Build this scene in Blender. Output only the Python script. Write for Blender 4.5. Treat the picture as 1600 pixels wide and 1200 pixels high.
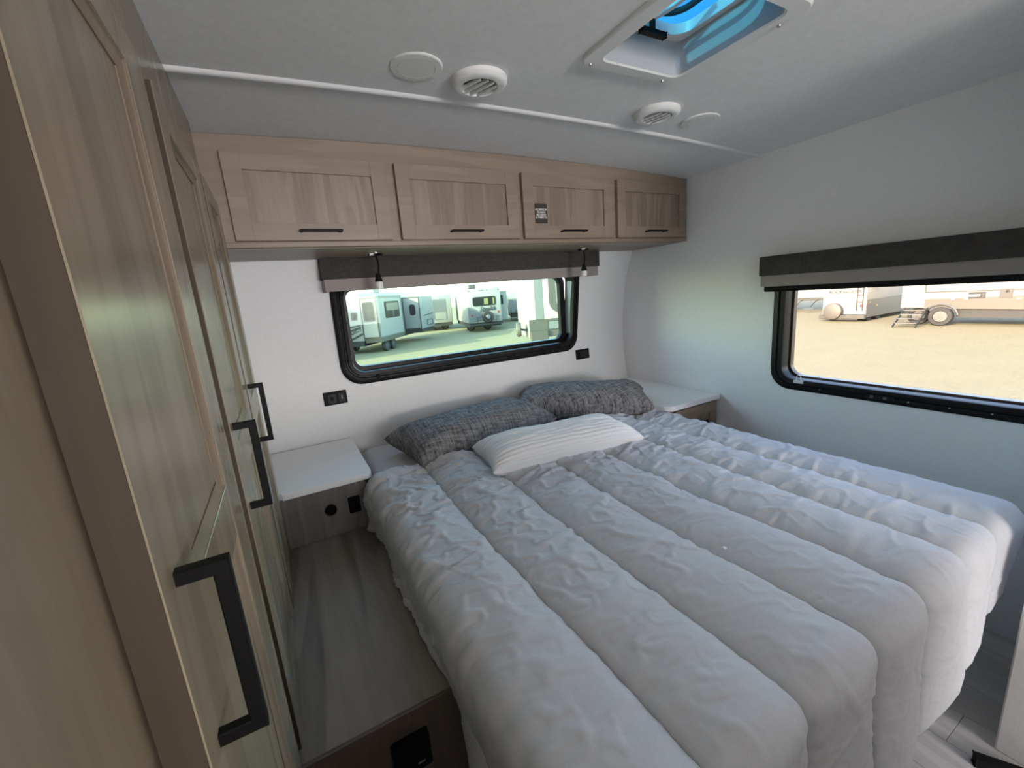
import bpy, bmesh, math, random
import numpy as np
from mathutils import Vector, Matrix
random.seed(4); rng = np.random.RandomState(7)
for o in list(bpy.data.objects): bpy.data.objects.remove(o)
SC = bpy.context.scene; COL = SC.collection
PI = math.pi
H = 1.39                       # camera height above the bedroom floor; measured heights below are relative to it

# ------------------------------------------------------------------ camera
R = [(0.87207919, -0.48337702, -0.07631871), (-0.16705793, -0.14747928, -0.97485461), (0.45996689, 0.86290006, -0.20936558)]
cam_d = bpy.data.cameras.new('camera'); cam = bpy.data.objects.new('camera', cam_d); COL.objects.link(cam)
cam_d.sensor_width = 36; cam_d.lens = 657.9 / 1600 * 36; cam_d.clip_start = 0.01; cam_d.clip_end = 500
M = Matrix((R[0], [-v for v in R[1]], [-v for v in R[2]])).transposed().to_4x4(); M.translation = (0, 0, H)
cam.matrix_world = M; SC.camera = cam
# ------------------------------------------------------------------ view, world, sun, area lights
vs = SC.view_settings; vs.view_transform = 'Standard'; vs.look = 'None'; vs.gamma = 1; vs.use_curve_mapping = False
vs.exposure = 1.24
SC.cycles.max_bounces = 10; SC.cycles.diffuse_bounces = 6; SC.cycles.transparent_max_bounces = 16
SC.cycles.use_denoising = True
SUN_EL = math.radians(19.0)
W = bpy.data.worlds.new('sky'); SC.world = W; W.use_nodes = True
nt = W.node_tree; bg = nt.nodes['Background']; sky = nt.nodes.new('ShaderNodeTexSky'); sky.sky_type = 'NISHITA'
sky.sun_disc = False; sky.sun_elevation = SUN_EL; sky.sun_rotation = math.radians(260)
_mx = nt.nodes.new('ShaderNodeMix'); _mx.data_type = 'RGBA'; _mx.blend_type = 'MULTIPLY'; _mx.inputs[0].default_value = 1
nt.links.new(sky.outputs[0], _mx.inputs[6]); _mx.inputs[7].default_value = (1.06, .95, 1.05, 1); nt.links.new(_mx.outputs[2], bg.inputs[0])
bg.inputs[1].default_value = 0.85
def lamp(name, kind, loc, direction, energy, color, sx=1, sy=1):
    d = bpy.data.lights.new(name, kind); o = bpy.data.objects.new(name, d); COL.objects.link(o)
    o.location = loc; o.rotation_euler = Vector(direction).to_track_quat('-Z', 'Y').to_euler()
    d.energy = energy; d.color = color
    if kind == 'AREA': d.shape = 'RECTANGLE'; d.size = sx; d.size_y = sy
    else: d.angle = math.radians(0.6)
    return o
lamp('sun', 'SUN', (-20, -4, 20), (0.97 * math.cos(SUN_EL), 0.17 * math.cos(SUN_EL), -math.sin(SUN_EL)), 7.8, (1, .88, .70))
lamp('living_area_daylight', 'AREA', (1.02, -3.9, 1.32), (-0.10, 1, 0.0), 53, (1, .96, .95), 1.5, .6)

# ------------------------------------------------------------------ helpers
def worldpos(o):
    p = Vector((0, 0, 0))
    while o is not None: p = p + o.location; o = o.parent
    return p
def thing(name, label, cat, loc, group=None):
    o = bpy.data.objects.new(name, None); COL.objects.link(o); o.location = loc; o.empty_display_size = .05
    o['label'] = label; o['category'] = cat
    if group: o['group'] = group
    return o
def tag(o, label, cat, group=None):
    o['label'] = label; o['category'] = cat
    if group: o['group'] = group
    return o
def finish(name, me, m, parent=None, smooth=35, origin=None):
    """links mesh built in world coordinates as one object; origin moves to the parent's (or the base)"""
    if parent is not None: base = worldpos(parent)
    elif origin is not None: base = Vector(origin)
    else:
        co = np.empty(len(me.vertices) * 3); me.vertices.foreach_get('co', co); co = co.reshape(-1, 3)
        a, b = co.min(0), co.max(0); base = Vector(((a[0] + b[0]) / 2, (a[1] + b[1]) / 2, a[2]))
    me.transform(Matrix.Translation(-base))
    o = bpy.data.objects.new(name, me); COL.objects.link(o)
    if parent is not None: o.parent = parent
    else: o.location = base
    if m is not None: me.materials.append(m)
    if smooth:
        me.polygons.foreach_set('use_smooth', [True] * len(me.polygons)); me.set_sharp_from_angle(angle=math.radians(smooth))
    return o
class MB:
    def __init__(s, T=None): s.bm = bmesh.new(); s.T = T
    def _new(s, verts, bevel, seg):
        bm = s.bm; es = list({e for v in verts for e in v.link_edges})
        if bevel: bmesh.ops.bevel(bm, geom=es, offset=bevel, segments=seg, affect='EDGES', profile=.5)
    def box(s, x0, x1, y0, y1, z0, z1, bevel=0, seg=1):
        r = bmesh.ops.create_cube(s.bm, size=1)['verts']
        for v in r: v.co = Vector(((x0 + x1) / 2 + v.co.x * (x1 - x0), (y0 + y1) / 2 + v.co.y * (y1 - y0), (z0 + z1) / 2 + v.co.z * (z1 - z0)))
        s._new(r, bevel, seg); return s
    def bar(s, p, q, w, h, bevel=0, up=(0, 0, 1)):
        p, q = Vector(p), Vector(q); d = q - p; L = d.length; d.normalize(); u = Vector(up)
        if abs(d.dot(u)) > .95: u = Vector((1, 0, 0))
        a = d.cross(u).normalized(); b = a.cross(d)
        r = bmesh.ops.create_cube(s.bm, size=1)['verts']
        for v in r: v.co = (p + q) / 2 + d * v.co.x * L + a * v.co.y * w + b * v.co.z * h
        s._new(r, bevel, 1); return s
    def cyl(s, p, q, r0, r1=None, seg=24, bevel=0):
        r1 = r0 if r1 is None else r1; p, q = Vector(p), Vector(q); d = q - p
        rr = bmesh.ops.create_cone(s.bm, cap_ends=True, segments=seg, radius1=r0, radius2=r1, depth=d.length)['verts']
        m = Matrix.Translation((p + q) / 2) @ d.to_track_quat('Z', 'Y').to_matrix().to_4x4()
        for v in rr: v.co = m @ v.co
        if bevel:
            es = [e for e in {e for v in rr for e in v.link_edges} if len(e.link_faces) == 2 and any(len(f.verts) > 4 for f in e.link_faces)]
            bmesh.ops.bevel(s.bm, geom=es, offset=bevel, segments=2, affect='EDGES', profile=.5)
        return s
    def loft(s, loops, closed=True, cap0=False, cap1=False, wrap=False):
        bm = s.bm; V = [[bm.verts.new(p) for p in L] for L in loops]; n = len(loops[0])
        rows = list(range(len(V) - 1)) + ([len(V) - 1] if wrap else [])
        for i in rows:
            A, B = V[i], V[(i + 1) % len(V)]
            for j in range(n if closed else n - 1):
                k = (j + 1) % n
                try: bm.faces.new((A[j], A[k], B[k], B[j]))
                except ValueError: pass
        if cap0: bm.faces.new(V[0][::-1])
        if cap1: bm.faces.new(V[-1])
        return s
    def prism(s, pts, f, d0, d1):
        """pts: 2D outline; f(a,b,d) -> 3D"""
        return s.loft([[f(a, b, d0) for a, b in pts], [f(a, b, d1) for a, b in pts]], True, True, True)
    def tube(s, pts, r, seg=10):
        loops = []
        for i, p in enumerate(pts):
            p = Vector(p); t = (Vector(pts[min(i + 1, len(pts) - 1)]) - Vector(pts[max(i - 1, 0)])).normalized()
            u = Vector((0, 0, 1)) if abs(t.z) < .9 else Vector((1, 0, 0)); a = t.cross(u).normalized(); b = t.cross(a)
            rad = r[i] if isinstance(r, (list, tuple)) else r
            loops.append([p + a * math.cos(2 * PI * k / seg) * rad + b * math.sin(2 * PI * k / seg) * rad for k in range(seg)])
        return s.loft(loops, True, True, True)
    def lathe(s, prof, c, ax=(0, 0, 1), seg=48):
        """prof: (radius, height) pairs along axis"""
        q = Vector(ax).to_track_quat('Z', 'Y').to_matrix(); c = Vector(c)
        loops = [[c + q @ Vector((r * math.cos(2 * PI * k / seg), r * math.sin(2 * PI * k / seg), h)) for k in range(seg)] for r, h in prof]
        return s.loft(loops)
    def build(s, name, m, parent=None, smooth=35, origin=None):
        if s.T is not None:
            for v in s.bm.verts: v.co = s.T(v.co)
        bmesh.ops.recalc_face_normals(s.bm, faces=s.bm.faces)
        me = bpy.data.meshes.new(name); s.bm.to_mesh(me); s.bm.free()
        return finish(name, me, m, parent, smooth, origin)
def rrect(a0, a1, b0, b1, r, n=6):
    P = []
    for ca, cb, t0 in ((a1 - r, b1 - r, 0), (a0 + r, b1 - r, PI / 2), (a0 + r, b0 + r, PI), (a1 - r, b0 + r, 1.5 * PI)):
        for i in range(n + 1):
            t = t0 + PI / 2 * i / n; P.append((ca + r * math.cos(t), cb + r * math.sin(t)))
    return P
def np_mesh(name, V, F):
    me = bpy.data.meshes.new(name); V = np.asarray(V, float); F = np.asarray(F, int)
    me.vertices.add(len(V)); me.vertices.foreach_set('co', V.ravel())
    me.loops.add(F.size); me.loops.foreach_set('vertex_index', F.ravel())
    me.polygons.add(len(F)); me.polygons.foreach_set('loop_start', np.arange(0, F.size, F.shape[1])); me.polygons.foreach_set('loop_total', np.full(len(F), F.shape[1]))
    me.update(calc_edges=True); me.validate(); return me
def grid_faces(n, m, off=0):
    i, j = np.meshgrid(np.arange(n - 1), np.arange(m - 1), indexing='ij'); a = (i * m + j).ravel() + off
    return np.stack([a, a + m, a + m + 1, a + 1], 1)
def vnoise(x, y, seed=0):
    """smooth lattice noise in -1..1"""
    r = np.random.RandomState(seed); T = r.rand(256, 256) * 2 - 1
    xi = np.floor(x).astype(int); yi = np.floor(y).astype(int); fx = x - xi; fy = y - yi
    fx = fx * fx * fx * (fx * (fx * 6 - 15) + 10); fy = fy * fy * fy * (fy * (fy * 6 - 15) + 10)
    g = lambda a, b: T[a % 256, b % 256]
    return (g(xi, yi) * (1 - fx) + g(xi + 1, yi) * fx) * (1 - fy) + (g(xi, yi + 1) * (1 - fx) + g(xi + 1, yi + 1) * fx) * fy
def text(body, size, mtx, m, parent, extrude=.0006, align='CENTER', shear=0):
    c = bpy.data.curves.new('lettering', 'FONT'); c.body = body; c.size = size; c.align_x = align; c.align_y = 'CENTER'; c.extrude = extrude; c.shear = shear; c.offset = .022 * size
    t = bpy.data.objects.new('tmp', c); me = bpy.data.meshes.new_from_object(t); bpy.data.objects.remove(t); bpy.data.curves.remove(c)
    me.name = 'lettering'; me.transform(mtx); me.materials.clear(); return finish('lettering', me, m, parent, 0)
def frame_mtx(right, up, loc):
    r = Vector(right).normalized(); u = Vector(up).normalized(); n = r.cross(u)
    m = Matrix((r, u, n)).transposed().to_4x4(); m.translation = loc; return m

# ------------------------------------------------------------------ materials
def mat(name, color, rough=.6, metal=0, spec=.5, **kw):
    m = bpy.data.materials.new(name); m.use_nodes = True; b = m.node_tree.nodes['Principled BSDF']
    b.inputs['Base Color'].default_value = (*color, 1); b.inputs['Roughness'].default_value = rough
    b.inputs['Metallic'].default_value = metal; b.inputs['Specular IOR Level'].default_value = spec
    for k, v in kw.items(): b.inputs[k.replace('_', ' ')].default_value = v
    return m
def nodes(m): return m.node_tree, m.node_tree.nodes['Principled BSDF']
def noise(nt, scale, vec=(1, 1, 1), detail=4, rough=.6, coord='Object', dist=0):
    t = nt.nodes.new('ShaderNodeTexCoord'); mp = nt.nodes.new('ShaderNodeMapping'); n = nt.nodes.new('ShaderNodeTexNoise')
    mp.inputs['Scale'].default_value = vec; n.inputs['Scale'].default_value = scale; n.inputs['Detail'].default_value = detail
    n.inputs['Roughness'].default_value = rough; n.inputs['Distortion'].default_value = dist
    nt.links.new(t.outputs[coord], mp.inputs[0]); nt.links.new(mp.outputs[0], n.inputs[0]); return n.outputs[0]
def ramp(nt, src, stops):
    r = nt.nodes.new('ShaderNodeValToRGB'); e = r.color_ramp.elements
    while len(e) < len(stops): e.new(.5)
    for k, (p, c) in zip(e, stops): k.position = p; k.color = (*c, 1)
    nt.links.new(src, r.inputs[0]); return r.outputs[0]
def mixc(nt, a, b, fac, mode='MIX'):
    x = nt.nodes.new('ShaderNodeMix'); x.data_type = 'RGBA'; x.blend_type = mode
    if isinstance(fac, (int, float)): x.inputs[0].default_value = fac
    else: nt.links.new(fac, x.inputs[0])
    for s, i in ((a, 6), (b, 7)):
        if isinstance(s, tuple): x.inputs[i].default_value = (*s, 1)
        else: nt.links.new(s, x.inputs[i])
    return x.outputs[2]
def bump(nt, b, src, strength=.2, dist=.002):
    n = nt.nodes.new('ShaderNodeBump'); n.inputs['Strength'].default_value = strength; n.inputs['Distance'].default_value = dist
    nt.links.new(src, n.inputs['Height']); nt.links.new(n.outputs[0], b.inputs['Normal'])
def wood(name, base, dark, vec, rough=.42, contrast=1.0):
    """vec: noise scale per axis, small along the grain"""
    m = mat(name, base, rough); nt, b = nodes(m)
    fine = noise(nt, 1, tuple(v * 1.0 for v in vec), 6, .65)
    broad = noise(nt, 1, tuple(v * .16 for v in vec), 3, .5, dist=.6)
    # cathedral figure: bands of a stretched distorted field
    t = nt.nodes.new('ShaderNodeMath'); t.operation = 'MULTIPLY'; t.inputs[1].default_value = 26; nt.links.new(broad, t.inputs[0])
    s = nt.nodes.new('ShaderNodeMath'); s.operation = 'SINE'; nt.links.new(t.outputs[0], s.inputs[0])
    c1 = ramp(nt, fine, [(.3, dark), (.62, base)])
    lo = tuple(d + (bb - d) * .30 for d, bb in zip(dark, base))
    c2 = ramp(nt, s.outputs[0], [(.0, lo), (.35, base), (1, tuple(min(1, v * 1.06) for v in base))])
    col = mixc(nt, c1, c2, .6)
    nt.links.new(col, b.inputs['Base Color']); bump(nt, b, fine, .12 * contrast, .0008); return m
def weave(name, base, other, s, rough=.9, amount=.5, bstr=.35, fine=2.0):
    m = mat(name, base, rough, spec=.2); nt, b = nodes(m)
    a = noise(nt, 1, (s, s * fine * 6, s * 6), 3, .7); c = noise(nt, 1, (s * fine * 6, s, s), 3, .7)
    f = mixc(nt, a, c, .5); col = ramp(nt, f, [(.5 - amount * .18, base), (.5 + amount * .18, other)])
    nt.links.new(col, b.inputs['Base Color']); bump(nt, b, f, bstr, .001); return m
def panel_linen(name, c0, c1, rough=.75):
    m = mat(name, c0, rough, spec=.3); nt, b = nodes(m)
    a = noise(nt, 1, (40, 40, 420), 3, .6); c = noise(nt, 1, (420, 300, 40), 3, .6)
    f = mixc(nt, a, c, .5); col = ramp(nt, f, [(.4, c0), (.6, c1)]); nt.links.new(col, b.inputs['Base Color']); bump(nt, b, f, .04, .0005); return m
M_WALL = panel_linen('white linen wall panel', (.82, .82, .825), (.87, .87, .875))
M_CEIL = panel_linen('white linen ceiling panel', (.74, .735, .73), (.80, .795, .79))
M_TRIM = mat('white trim', (.72, .72, .72), .5)
M_WOODV = wood('light oak laminate vertical', (.255, .21, .15), (.175, .142, .10), (45, 45, 3.5), .27, .2)
M_WOODX = wood('light oak laminate horizontal', (.28, .215, .165), (.225, .17, .128), (5, 60, 60), .42, .5)
M_WOODP = wood('light oak panel', (.28, .215, .165), (.17, .125, .092), (60, 60, 4), .42)
M_MOULD = wood('oak moulding', (.20, .155, .11), (.165, .125, .088), (45, 45, 3.5), .7, .2)
M_EDGE = wood('oak edge band', (.050, .034, .019), (.038, .026, .014), (60, 60, 5), .7)
M_GREYW = wood('grey oak laminate', (.22, .195, .18), (.16, .14, .13), (60, 60, 5), .55)
M_DECK = wood('grey brown wood-look vinyl', (.28, .245, .22), (.10, .083, .072), (30, 2.4, 30), .5, 1.5)
M_PLANK = wood('pale wood-look floor', (.60, .58, .57), (.42, .40, .39), (26, 2.0, 26), .42, 1.3)
M_WHITE = mat('white laminate', (.90, .90, .90), .35)
M_PLASTW = mat('white plastic', (.74, .74, .73), .38)
M_BLACK = mat('black metal', (.004, .0038, .0038), .5, 0, .15)
M_BLKP = mat('black plastic', (.005, .005, .0055), .55, 0, .18)
M_RUB = mat('black rubber', (.012, .012, .013), .7)
M_FRAME = mat('black window frame', (.008, .007, .0075), .38, 0, .22)
M_CHROME = mat('chrome', (.75, .75, .75), .18, 1)
M_SCREW = mat('screw metal', (.45, .45, .44), .35, 1)
M_VAL = weave('charcoal valance fabric', (.040, .037, .034), (.085, .078, .072), 30, .9, .9)
M_VALL = mat('taupe strip', (.30, .265, .25), .7)
M_COMF = weave('pale grey comforter cotton', (.53, .54, .57), (.61, .62, .65), 60, .8, .9, .25)
M_SHEET = weave('grey sheet', (.52, .515, .525), (.59, .585, .595), 60, .8, .9, .2)
M_TWEED = weave('charcoal tweed', (.016, .015, .017), (.36, .345, .345), 11, .95, .9, .8)
M_RIB = mat('white ribbed cloth', (.82, .81, .80), .9, spec=.2)
M_DARKIN = mat('dark interior', (.02, .02, .02), .8)
def glass(name, tint, gloss=.06):
    m = bpy.data.materials.new(name); m.use_nodes = True; nt = m.node_tree
    for n in list(nt.nodes): nt.nodes.remove(n)
    out = nt.nodes.new('ShaderNodeOutputMaterial'); tr = nt.nodes.new('ShaderNodeBsdfTransparent'); gl = nt.nodes.new('ShaderNodeBsdfGlossy')
    fr = nt.nodes.new('ShaderNodeFresnel'); mx = nt.nodes.new('ShaderNodeMixShader')
    tr.inputs[0].default_value = (*tint, 1); gl.inputs[0].default_value = (1, 1, 1, 1); gl.inputs['Roughness'].default_value = .02; fr.inputs[0].default_value = 1.13
    nt.links.new(fr.outputs[0], mx.inputs[0]); nt.links.new(tr.outputs[0], mx.inputs[1]); nt.links.new(gl.outputs[0], mx.inputs[2]); nt.links.new(mx.outputs[0], out.inputs[0]); return m
M_GLASS1 = glass('green tinted glass', (.79, .95, .83)); M_GLASS2 = glass('clear tinted glass', (.95, .93, .87))
M_LENS = glass('clear lamp lens', (.85, .85, .85))
M_LID = bpy.data.materials.new('blue smoked vent lid'); M_LID.use_nodes = True
_nt = M_LID.node_tree; _b = _nt.nodes['Principled BSDF']; _o = _nt.nodes['Material Output']
_b.inputs['Base Color'].default_value = (.05, .35, .5, 1); _b.inputs['Roughness'].default_value = .3
_t = _nt.nodes.new('ShaderNodeBsdfTransparent'); _t.inputs[0].default_value = (.013, .105, .17, 1)
_tl = _nt.nodes.new('ShaderNodeBsdfTranslucent'); _tl.inputs[0].default_value = (.008, .075, .075, 1)
_m1 = _nt.nodes.new('ShaderNodeMixShader'); _m1.inputs[0].default_value = .3; _nt.links.new(_t.outputs[0], _m1.inputs[1]); _nt.links.new(_tl.outputs[0], _m1.inputs[2]); _nt.links.new(_m1.outputs[0], _o.inputs[0])

# ================================================================== ROOM SHELL
XL, XR, YB = -.62, 2.17, -4.2
CX = .85
def ceil_z(x): return H + .600 - .022 * (x - CX) ** 2
PROF = [(-1.45, 2.085), (-1.2, 2.14), (-.9, 2.205), (-.667, 2.262), (-.55, 2.287), (-.432, 2.300), (-.29, 2.303), (-.156, 2.296), (-.03, 2.278), (.106, 2.246), (.218, 2.195), (.35, 2.12), (.48, 2.03), (.62, 1.92)]
_pz = np.array([p[0] for p in PROF]); _py = np.array([p[1] for p in PROF])
_zz = np.linspace(-1.45, .62, 400); _yy = np.interp(_zz, _pz, _py); _k = np.ones(41) / 41; _yy[20:-20] = np.convolve(_yy, _k, 'valid')
def wall_y(z): return float(np.interp(z, _zz, _yy))
def structure(o): o['kind'] = 'structure'; return o

# front (headboard) wall: curved profile with a hole for window_1
WX0, WX1, WZ0, WZ1 = .285, 1.72, -.355, .115      # hole
xs = [XL, WX0, WX1, XR + .01]; zs = sorted(set(list(np.linspace(-1.42, .62, 52)) + [WZ0, WZ1]))
mb = MB(); vv = {}
def fv(x, z):
    if (x, z) not in vv: vv[(x, z)] = mb.bm.verts.new((x, wall_y(z), H + z))
    return vv[(x, z)]
for i in range(3):
    for a, b in zip(zs[:-1], zs[1:]):
        if i == 1 and a >= WZ0 - 1e-6 and b <= WZ1 + 1e-6: continue
        mb.bm.faces.new((fv(xs[i], a), fv(xs[i + 1], a), fv(xs[i + 1], b), fv(xs[i], b)))
structure(mb.build('wall_front', M_WALL, smooth=60))
# right wall with hole for window_2
RY0, RY1, RZ0, RZ1 = .30, 1.195, -.535, .04
mb = MB()
for y0, y1, z0, z1 in ((YB, RY0, -1.42, .6), (RY1, 2.4, -1.42, .6), (RY0, RY1, -1.42, RZ0), (RY0, RY1, RZ1, .6)):
    mb.bm.faces.new([mb.bm.verts.new((XR, y, H + z)) for y, z in ((y0, z0), (y1, z0), (y1, z1), (y0, z1))])
bmesh.ops.remove_doubles(mb.bm, verts=mb.bm.verts, dist=1e-5)
structure(mb.build('wall_right', M_WALL))
structure(MB().box(XL - .04, XL, YB, 2.4, -.02, H + .62).build('wall_left', M_WALL))
structure(MB().box(XL - .04, XR + .04, YB - .04, YB, -.02, H + .64).build('wall_back', M_WALL))
structure(MB().box(1.6, XR, -.75, .222, 0, H + .59, .004).build('wall_closet', M_WALL))
# ceiling: arched grid with hole for roof vent
HX0, HX1, HY0, HY1 = .862, 1.158, .655, .985
xs = sorted(set(list(np.linspace(XL, XR + .02, 24)) + [HX0, HX1])); ys = [YB, -3, -2, -1, 0, HY0, HY1, 1.3, 1.6, 1.9, 2.2]
mb = MB(); V = {(i, j): mb.bm.verts.new((x, y, ceil_z(x))) for i, x in enumerate(xs) for j, y in enumerate(ys)}
for i in range(len(xs) - 1):
    for j in range(len(ys) - 1):
        if HX0 - 1e-6 <= xs[i] and xs[i + 1] <= HX1 + 1e-6 and HY0 - 1e-6 <= ys[j] and ys[j + 1] <= HY1 + 1e-6: continue
        mb.bm.faces.new((V[i, j], V[i + 1, j], V[i + 1, j + 1], V[i, j + 1]))
structure(mb.build('ceiling', M_CEIL, smooth=60))
# ceiling batten
xs = np.linspace(-.45, XR, 40)
mb = MB(); mb.loft([[(x, 1.352 + a, ceil_z(x) + b) for a, b in ((-.013, .002), (-.009, -.006), (0, -.009), (.009, -.006), (.013, .002))] for x in xs], closed=True, cap0=True, cap1=True)
structure(mb.build('trim_1', M_TRIM, smooth=60))
# roof slab (keeps the sky out) and outer skirt of the trailer
structure(MB().box(XL - .04, XR + .1, YB - .04, HY0 - .05, H + .66, H + .70).box(XL - .04, XR + .1, HY1 + .05, 2.45, H + .66, H + .70)
    .box(XL - .04, HX0 - .06, HY0 - .05, HY1 + .05, H + .66, H + .70).box(HX1 + .06, XR + .1, HY0 - .05, HY1 + .05, H + .66, H + .70).build('ceiling_roof', M_TRIM))
structure(MB().box(XR + .03, XR + .08, YB, 2.4, -1.15, .0).box(XL - .08, XL - .03, YB, 2.4, -1.15, .0).build('wall_skirt', M_TRIM))
# floor with planks
fl = structure(MB().box(XL - .04, XR + .05, YB - .04, 2.4, -.06, -.004).build('floor', M_DARKIN))
pl_mesh = []
for i in range(15):
    off = (i * .47) % 1.2
    y = -2.2 - off
    while y < 1.0:
        a, b = max(y, -2.2), min(y + 1.2, 1.0); x0 = .1 + .142 * i
        if b - a > .05 and x0 + .141 > 0 and x0 < XR:
            MB().box(x0, min(x0 + .1408, XR), a, b - .0012, -.004, 0, .0008).build('plank', M_PLANK, fl)
        y += 1.2

# ================================================================== WINDOWS
def wall_frame(loopfn, outer, inner, r, depth, w, proud=.012):
    """stepped profile of a rounded frame. loopfn(a,b,d): plane coords + depth into wall"""
    o0, o1, b0, b1 = outer; i0, i1, c0, c1 = inner
    def L(k, d, rr):   # k 0 outer .. 1 inner
        return [loopfn(a, b, d) for a, b in rrect(o0 + (i0 - o0) * k, o1 + (i1 - o1) * k, b0 + (c0 - b0) * k, b1 + (c1 - b1) * k, rr, 8)]
    return [L(0, .004, r), L(0, -proud * .7, r), L(.12, -proud, r * .95), L(.45, -proud, r * .85), L(.52, -proud * .45, r * .82), L(.62, -proud * .45, r * .78), L(.68, -proud, r * .75), L(.95, -proud, r * .66), L(1, -proud * .6, r * .62), L(1, depth, r * .62)]
def f1(a, b, d): return (a, wall_y(b) + d, H + b)
def f2(a, b, d): return (XR + d, a, H + b)
# window_1 above the bed head
w1 = structure(MB().loft(wall_frame(f1, (.240, 1.752, -.405, .165), (.302, 1.709, -.343, .103), .105, .085, 0)).build('window_1', M_FRAME, smooth=50))
def f1g(a, b, d): return (a, 2.372 + d, H + b)
MB().loft([[f1g(a, b, 0) for a, b in rrect(.296, 1.714, -.35, .11, .066, 8)], [f1g(a, b, -.016) for a, b in rrect(.304, 1.706, -.342, .102, .06, 8)], [f1g(a, b, -.016) for a, b in rrect(.325, 1.667, -.321, .081, .045, 8)], [f1g(a, b, .012) for a, b in rrect(.328, 1.664, -.318, .078, .043, 8)]]).build('sash', M_FRAME, w1)
MB().loft([[f1g(a, b, 0) for a, b in rrect(.320, 1.672, -.326, .086, .045, 8)], [f1g(a, b, .004) for a, b in rrect(.320, 1.672, -.326, .086, .045, 8)]], True, True, True).build('pane', M_GLASS1, w1)
MB().loft([[f1(1.7082, b, .012) for b in np.linspace(-.30, .09, 12)], [f1(1.7070, b, .066) for b in np.linspace(-.30, .09, 12)]], False).build('jamb', mat('pale jamb', (.30, .36, .35), .5), w1)
MB().tube([f1(.36 + 1.27 * i / 12, -.351, .010) for i in range(13)], .0035, 6).build('bright_bead', M_CHROME, w1)
for x in (.42, .98, 1.26, 1.60):
    MB().lathe([(0.0001, -.004), (.009, -.003), (.0115, 0), (.0115, .004), (.0001, .004)], f1(x, -.375, -.013), (0, 1, 0), 16).build('screw_cap', M_BLKP, w1)
# window_2 on the right wall
w2 = structure(MB().loft(wall_frame(f2, (.262, 1.234, -.568, .075), (.315, 1.180, -.516, .022), .095, .072, 0)).build('window_2', M_FRAME, smooth=50))
def f2g(a, b, d): return (2.238 + d, a, H + b)
MB().loft([[f2g(a, b, 0) for a, b in rrect(.309, 1.186, -.522, .028, .06, 8)], [f2g(a, b, -.012) for a, b in rrect(.315, 1.180, -.516, .022, .058, 8)], [f2g(a, b, -.012) for a, b in rrect(.323, 1.172, -.508, .014, .055, 8)], [f2g(a, b, .012) for a, b in rrect(.325, 1.170, -.506, .012, .053, 8)]]).build('sash', mat('bronze sash', (.10, .065, .045), .4), w2)
MB().loft([[f2g(a, b, 0) for a, b in rrect(.318, 1.177, -.513, .019, .055, 8)], [f2g(a, b, .004) for a, b in rrect(.318, 1.177, -.513, .019, .055, 8)]], True, True, True).build('pane', M_GLASS2, w2)
MB().tube([f2(.36 + .77 * i / 8, -.521, -.006) for i in range(9)], .003, 6).build('bright_bead', M_CHROME, w2)
mb = MB(); c = f2(1.095, -.522, -.012); mb.box(c[0] - .004, c[0] + .004, c[1] - .022, c[1] + .022, c[2] - .010, c[2] + .004, .001)
mb.tube([(c[0], c[1] - .012, c[2]), (c[0], c[1] - .008, c[2] + .026), (c[0], c[1], c[2] + .032), (c[0], c[1] + .008, c[2] + .026), (c[0], c[1] + .012, c[2])], .0022, 6); mb.build('shade_clip', M_PLASTW, w2)
mb = MB(); c = f2(.775, -.545, -.014); mb.box(c[0] - .003, c[0] + .003, c[1] - .05, c[1] + .05, c[2] - .010, c[2] + .010, .002); mb.build('slide_latch', M_BLKP, w2)
for y in (.755, .80): MB().cyl((c[0] - .005, y, c[2]), (c[0], y, c[2]), .007, seg=12).build('latch_stud', mat('grey stud', (.09, .09, .09), .5), w2)
for y in (.45, .56, .68, 1.0): MB().cyl(f2(y, -.548, -.015), f2(y, -.548, -.011), .003, seg=8).build('frame_screw', M_SCREW, w2)

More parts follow.
